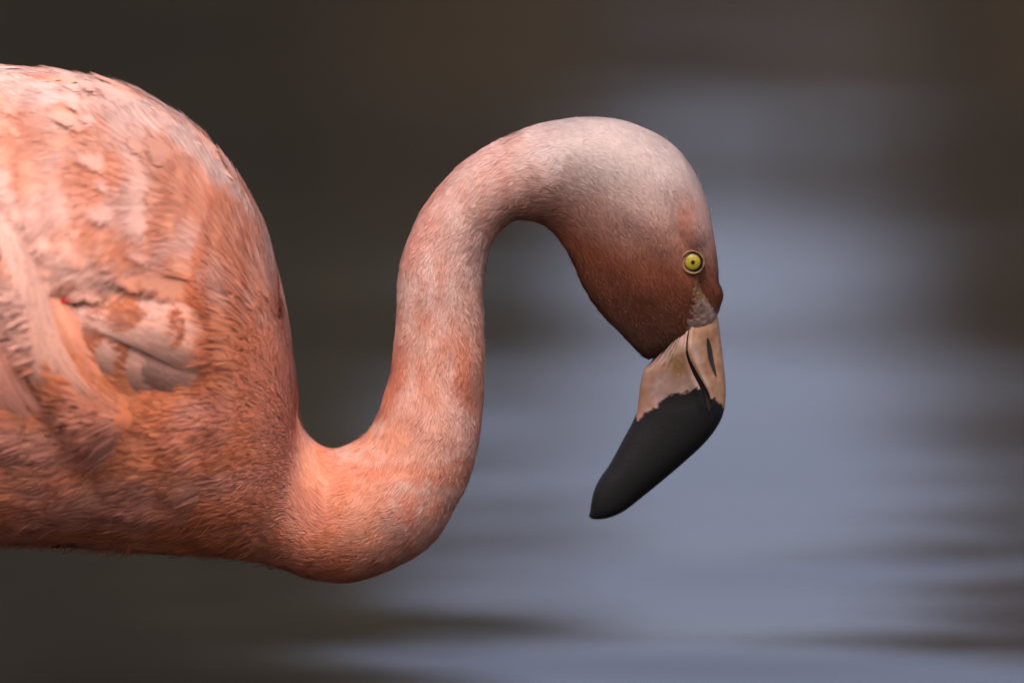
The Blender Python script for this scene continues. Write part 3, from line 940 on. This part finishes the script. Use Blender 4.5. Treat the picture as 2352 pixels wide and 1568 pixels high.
def bill():
    q = crom([[*a[0], *a[1], a[2], a[3]] for a in BILL], 240)
    ns = len(q)
    parts = {}
    for nm in ('lower_mandible', 'upper_mandible'):
        V, F = [], []
        m = 30
        for s, row in enumerate(q):
            A, B = at(row[0], row[1]), at(row[2], row[3]); W = row[4] * MM; tg = row[5]
            gap = (.010 + .026 * float(sstep(20, 80, s))) * float(sstep(86, 74, s)) + .0003
            lo, hi = (tg + gap, 1.0) if nm[0] == 'l' else (0.0, tg - gap)
            th = np.linspace(0, math.pi, m)
            x = (1 - np.cos(th)) / 2
            uu = lo + (hi - lo) * x if True else x
            def half(t):
                base = max(0.0, 1 - abs(2 * t - 1) ** 2.3) ** .55
                return base
            for sgn in (-1, 1):
                rng_ = range(m) if sgn < 0 else range(m - 2, 0, -1)
                for k in rng_:
                    t = uu[k]
                    # culmen edge rounds in; at the gape the mandibles swell into lips
                    hw = half(t)
                    if nm[0] == 'l': e = x[k]; lip = .07 * float(sstep(88, 76, s)) * math.exp(-((e - .05) / .06) ** 2); close = min(1, e / .015) if False else 1.0
                    else: e = 1 - x[k]; lip = .10 * float(sstep(88, 76, s)) * math.exp(-((e - .10) / .10) ** 2)
                    if e < 1e-6: hw *= 1 - .45 * float(sstep(86, 74, s))
                    V.append(A + (B - A) * t + np.array([0, sgn, 0]) * W * (hw + lip * (1 if e > 1e-6 else 0)))
        r = 2 * m - 2
        for s in range(ns - 1):
            for k in range(r):
                k2 = (k + 1) % r
                F.append((s * r + k, s * r + k2, (s + 1) * r + k2, (s + 1) * r + k))
        F.append(tuple(range(r))[::-1]); F.append(tuple((ns - 1) * r + k for k in range(r)))
        V = np.array(V)
        uvb = proj_sym(V)
        n1 = vnoise(V, 420, 3); n2 = vnoise(V, 150, 4); n0 = vnoise(V, 1100, 5)
        # shallow wrinkles fanning from the gape, a hollow along the lower mandible
        if nm[0] == 'l':
            dv = np.zeros(len(V))
            c0 = np.array([1572, 745.]); rel = uvb - c0; an = np.arctan2(rel[:, 0], rel[:, 1]); rl = np.linalg.norm(rel, axis=1)
            wr = np.sin(an * 62 + 2 * n2) * sstep(150, 60, rl) * sstep(-.10, -.4, an) * .0009
            dv += wr
            dv -= np.exp(-((uvb[:, 0] - 1535) / 36) ** 2 - ((uvb[:, 1] - 845) / 60) ** 2) * .0010
            V[:, 1] += np.sign(V[:, 1]) * dv
        if nm[0] == 'u':
            dn = -groove(uvb, NOSTRIL, 9, .0016) + groove(uvb, [(1594, 765), (1614, 830), (1640, 900)], 6, .0008) + groove(uvb, [(1652, 780), (1656, 830), (1656, 880)], 7, .0004)
            V[:, 1] += np.sign(V[:, 1]) * dn
        u, v = uvb[:, 0], uvb[:, 1]
        pink = np.array([.24, .16, .132])[None] * (0.70 + .50 * n1[:, None])
        if nm[0] == 'l': pink = pink * (1 - .45 * sstep(0, -.0007, wr)[:, None])
        if nm[0] == 'u': pink = np.array([.25, .145, .085])[None] * (0.75 + .45 * n1[:, None])
        rdg = np.exp(-((u - (1580 + (v - 760) * .33)) / 9) ** 2)[:, None] * (.55 if nm[0] == 'u' else .2)
        pink = pink * (1 - rdg) + np.array([.40, .30, .25])[None] * rdg
        if nm[0] == 'l':
            sl = np.exp(-((1583 + (v - 765) * .31 - u - 12) / 20) ** 2)[:, None] * .7
            pink = pink * (1 - sl) + np.array([.36, .255, .215])[None] * (.85 + .3 * n1[:, None]) * sl
            sl = sstep(1505, 1478, u)[:, None] * .5
            pink = pink * (1 - sl) + np.array([.25, .12, .065])[None] * sl
        st = np.exp(-((u - 1562 + .15 * (v - 830)) / 26) ** 2 - ((v - 838) / 46) ** 2)[:, None] * sstep(.2, .55, n1 * .6 + n0 * .4)[:, None] * 1.0 if nm[0] == 'l' else 0
        pink = pink * (1 - st) + np.array([.13, .07, .022])[None] * st
        st = (sstep(.5, .75, n2) * .5)[:, None]
        pink = pink * (1 - st) + np.array([.20, .095, .05])[None] * st
        edge = np.interp(u, BLK[:, 0], BLK[:, 1]) + 10 * (n1 - .5) + 8 * (n0 - .5)
        bk = sstep(-2.5, 2.5, v - edge)[:, None]
        col = pink * (1 - bk) + np.array([.007, .007, .0073])[None] * bk
        o = mesh_obj(nm, V, F, M_BILL, None, True, col); attach(o)
        o['label'] = 'pale pink bill half with a ragged black tip'
        parts[nm] = o
    # dark mouth lining closing the slit between both mandibles
    V, F = [], []
    for s, row in enumerate(q[::4]):
        A, B = at(row[0], row[1]), at(row[2], row[3]); W = row[4] * MM; tg = row[5]
        hw = max(0, 1 - abs(2 * tg - 1) ** 2.3) ** .55 * W * .80
        for (t, y) in ((tg - .035, -hw), (tg - .035, hw), (tg + .035, hw), (tg + .035, -hw)):
            V.append(A + (B - A) * t + np.array([0, y, 0]))
    k4 = len(q[::4])
    for s in range(k4 - 1):
        for k in range(4):
            F.append((s * 4 + k, s * 4 + (k + 1) % 4, (s + 1) * 4 + (k + 1) % 4, (s + 1) * 4 + k))
    md_, _, bd = mat('mouth_lining'); bd.inputs['Base Color'].default_value = (.008, .007, .006, 1); bd.inputs['Roughness'].default_value = .8
    o = mesh_obj('mouth_lining', V, F, md_); attach(o)
    # nostril slits, both sides, sunk in the upper mandible
    um = parts['upper_mandible']
    bv = BVHTree.FromPolygons([v.co for v in um.data.vertices], [tuple(f.vertices) for f in um.data.polygons])
    L = crom(NOSTRIL, 14)
    V, F = [], []
    for i, (u, v) in enumerate(L):
        wv = 6.0 * math.sin(math.pi * (.04 + .92 * i / 13)) ** .7
        for du in (-1, -.5, 0, .5, 1):
            uu, vv = u + du * wv, v
            dvv = _f + np.array([1., 0, 0]) * (uu - FW / 2) * K + _u * (FH / 2 - vv) * K
            h = bv.ray_cast(Vector(cam_loc), Vector(dvv).normalized())
            pnt = np.array(h[0]) + np.array(h[1]) * .00022 if h[0] is not None else at(uu, vv, -.006)
            V.append(pnt)
    for i in range(13):
        for k in range(4):
            F.append((i * 5 + k, i * 5 + k + 1, (i + 1) * 5 + k + 1, (i + 1) * 5 + k))
    V = np.array(V)
    for sgn in (1, -1):
        o = mesh_obj('nostril', V * np.array([1, sgn, 1]), F, md_, um)
        o.matrix_parent_inverse.identity()
bill()

# --- legs (just left of the frame) and tail
def legs():
    m = mat_noise('leg_skin', (.50, .22, .18), (.62, .34, .28), 60, .6, .3, .4, .002)
    for k, (u, y, bend) in enumerate(((-330, -.035, .03), (-400, .04, -.01))):
        A = at(u, 1190, y)
        x = A[0]
        pts = crom([(x, y, A[2] + .03), (x + .01, y, A[2] - .03), (x - .02 + bend, y, A[2] - .12), (x + bend - .01, y, -.10), (x + bend + .005, y, -.40)], 24)
        r = np.interp(np.linspace(0, 1, 24), [0, .1, .3, .42, .47, .53, .6, 1], [.020, .017, .0075, .008, .0105, .008, .0062, .0065])
        V, F = [], []
        tube(V, F, pts, r, 12)
        o = mesh_obj('leg', V, F, m); attach(o)
        # webbed foot on the pond bed
        f0 = np.array([x + bend + .005, y, -.395]); V = [f0 + (-.02, 0, .004)]
        for an in (-.5, -.25, 0, .25, .5): V.append(f0 + (.085 * math.cos(an), .085 * math.sin(an), 0.0))
        V += [p + np.array([0, 0, .008]) for p in V]
        F = [(0, 1, 2), (0, 2, 3), (0, 3, 4), (0, 4, 5), (6, 8, 7), (6, 9, 8), (6, 10, 9), (6, 11, 10), (0, 6, 7, 1), (5, 11, 6, 0), (1, 7, 8, 2), (2, 8, 9, 3), (3, 9, 10, 4), (4, 10, 11, 5)]
        o = mesh_obj('foot', V, F, m, None, False); attach(o)
legs()
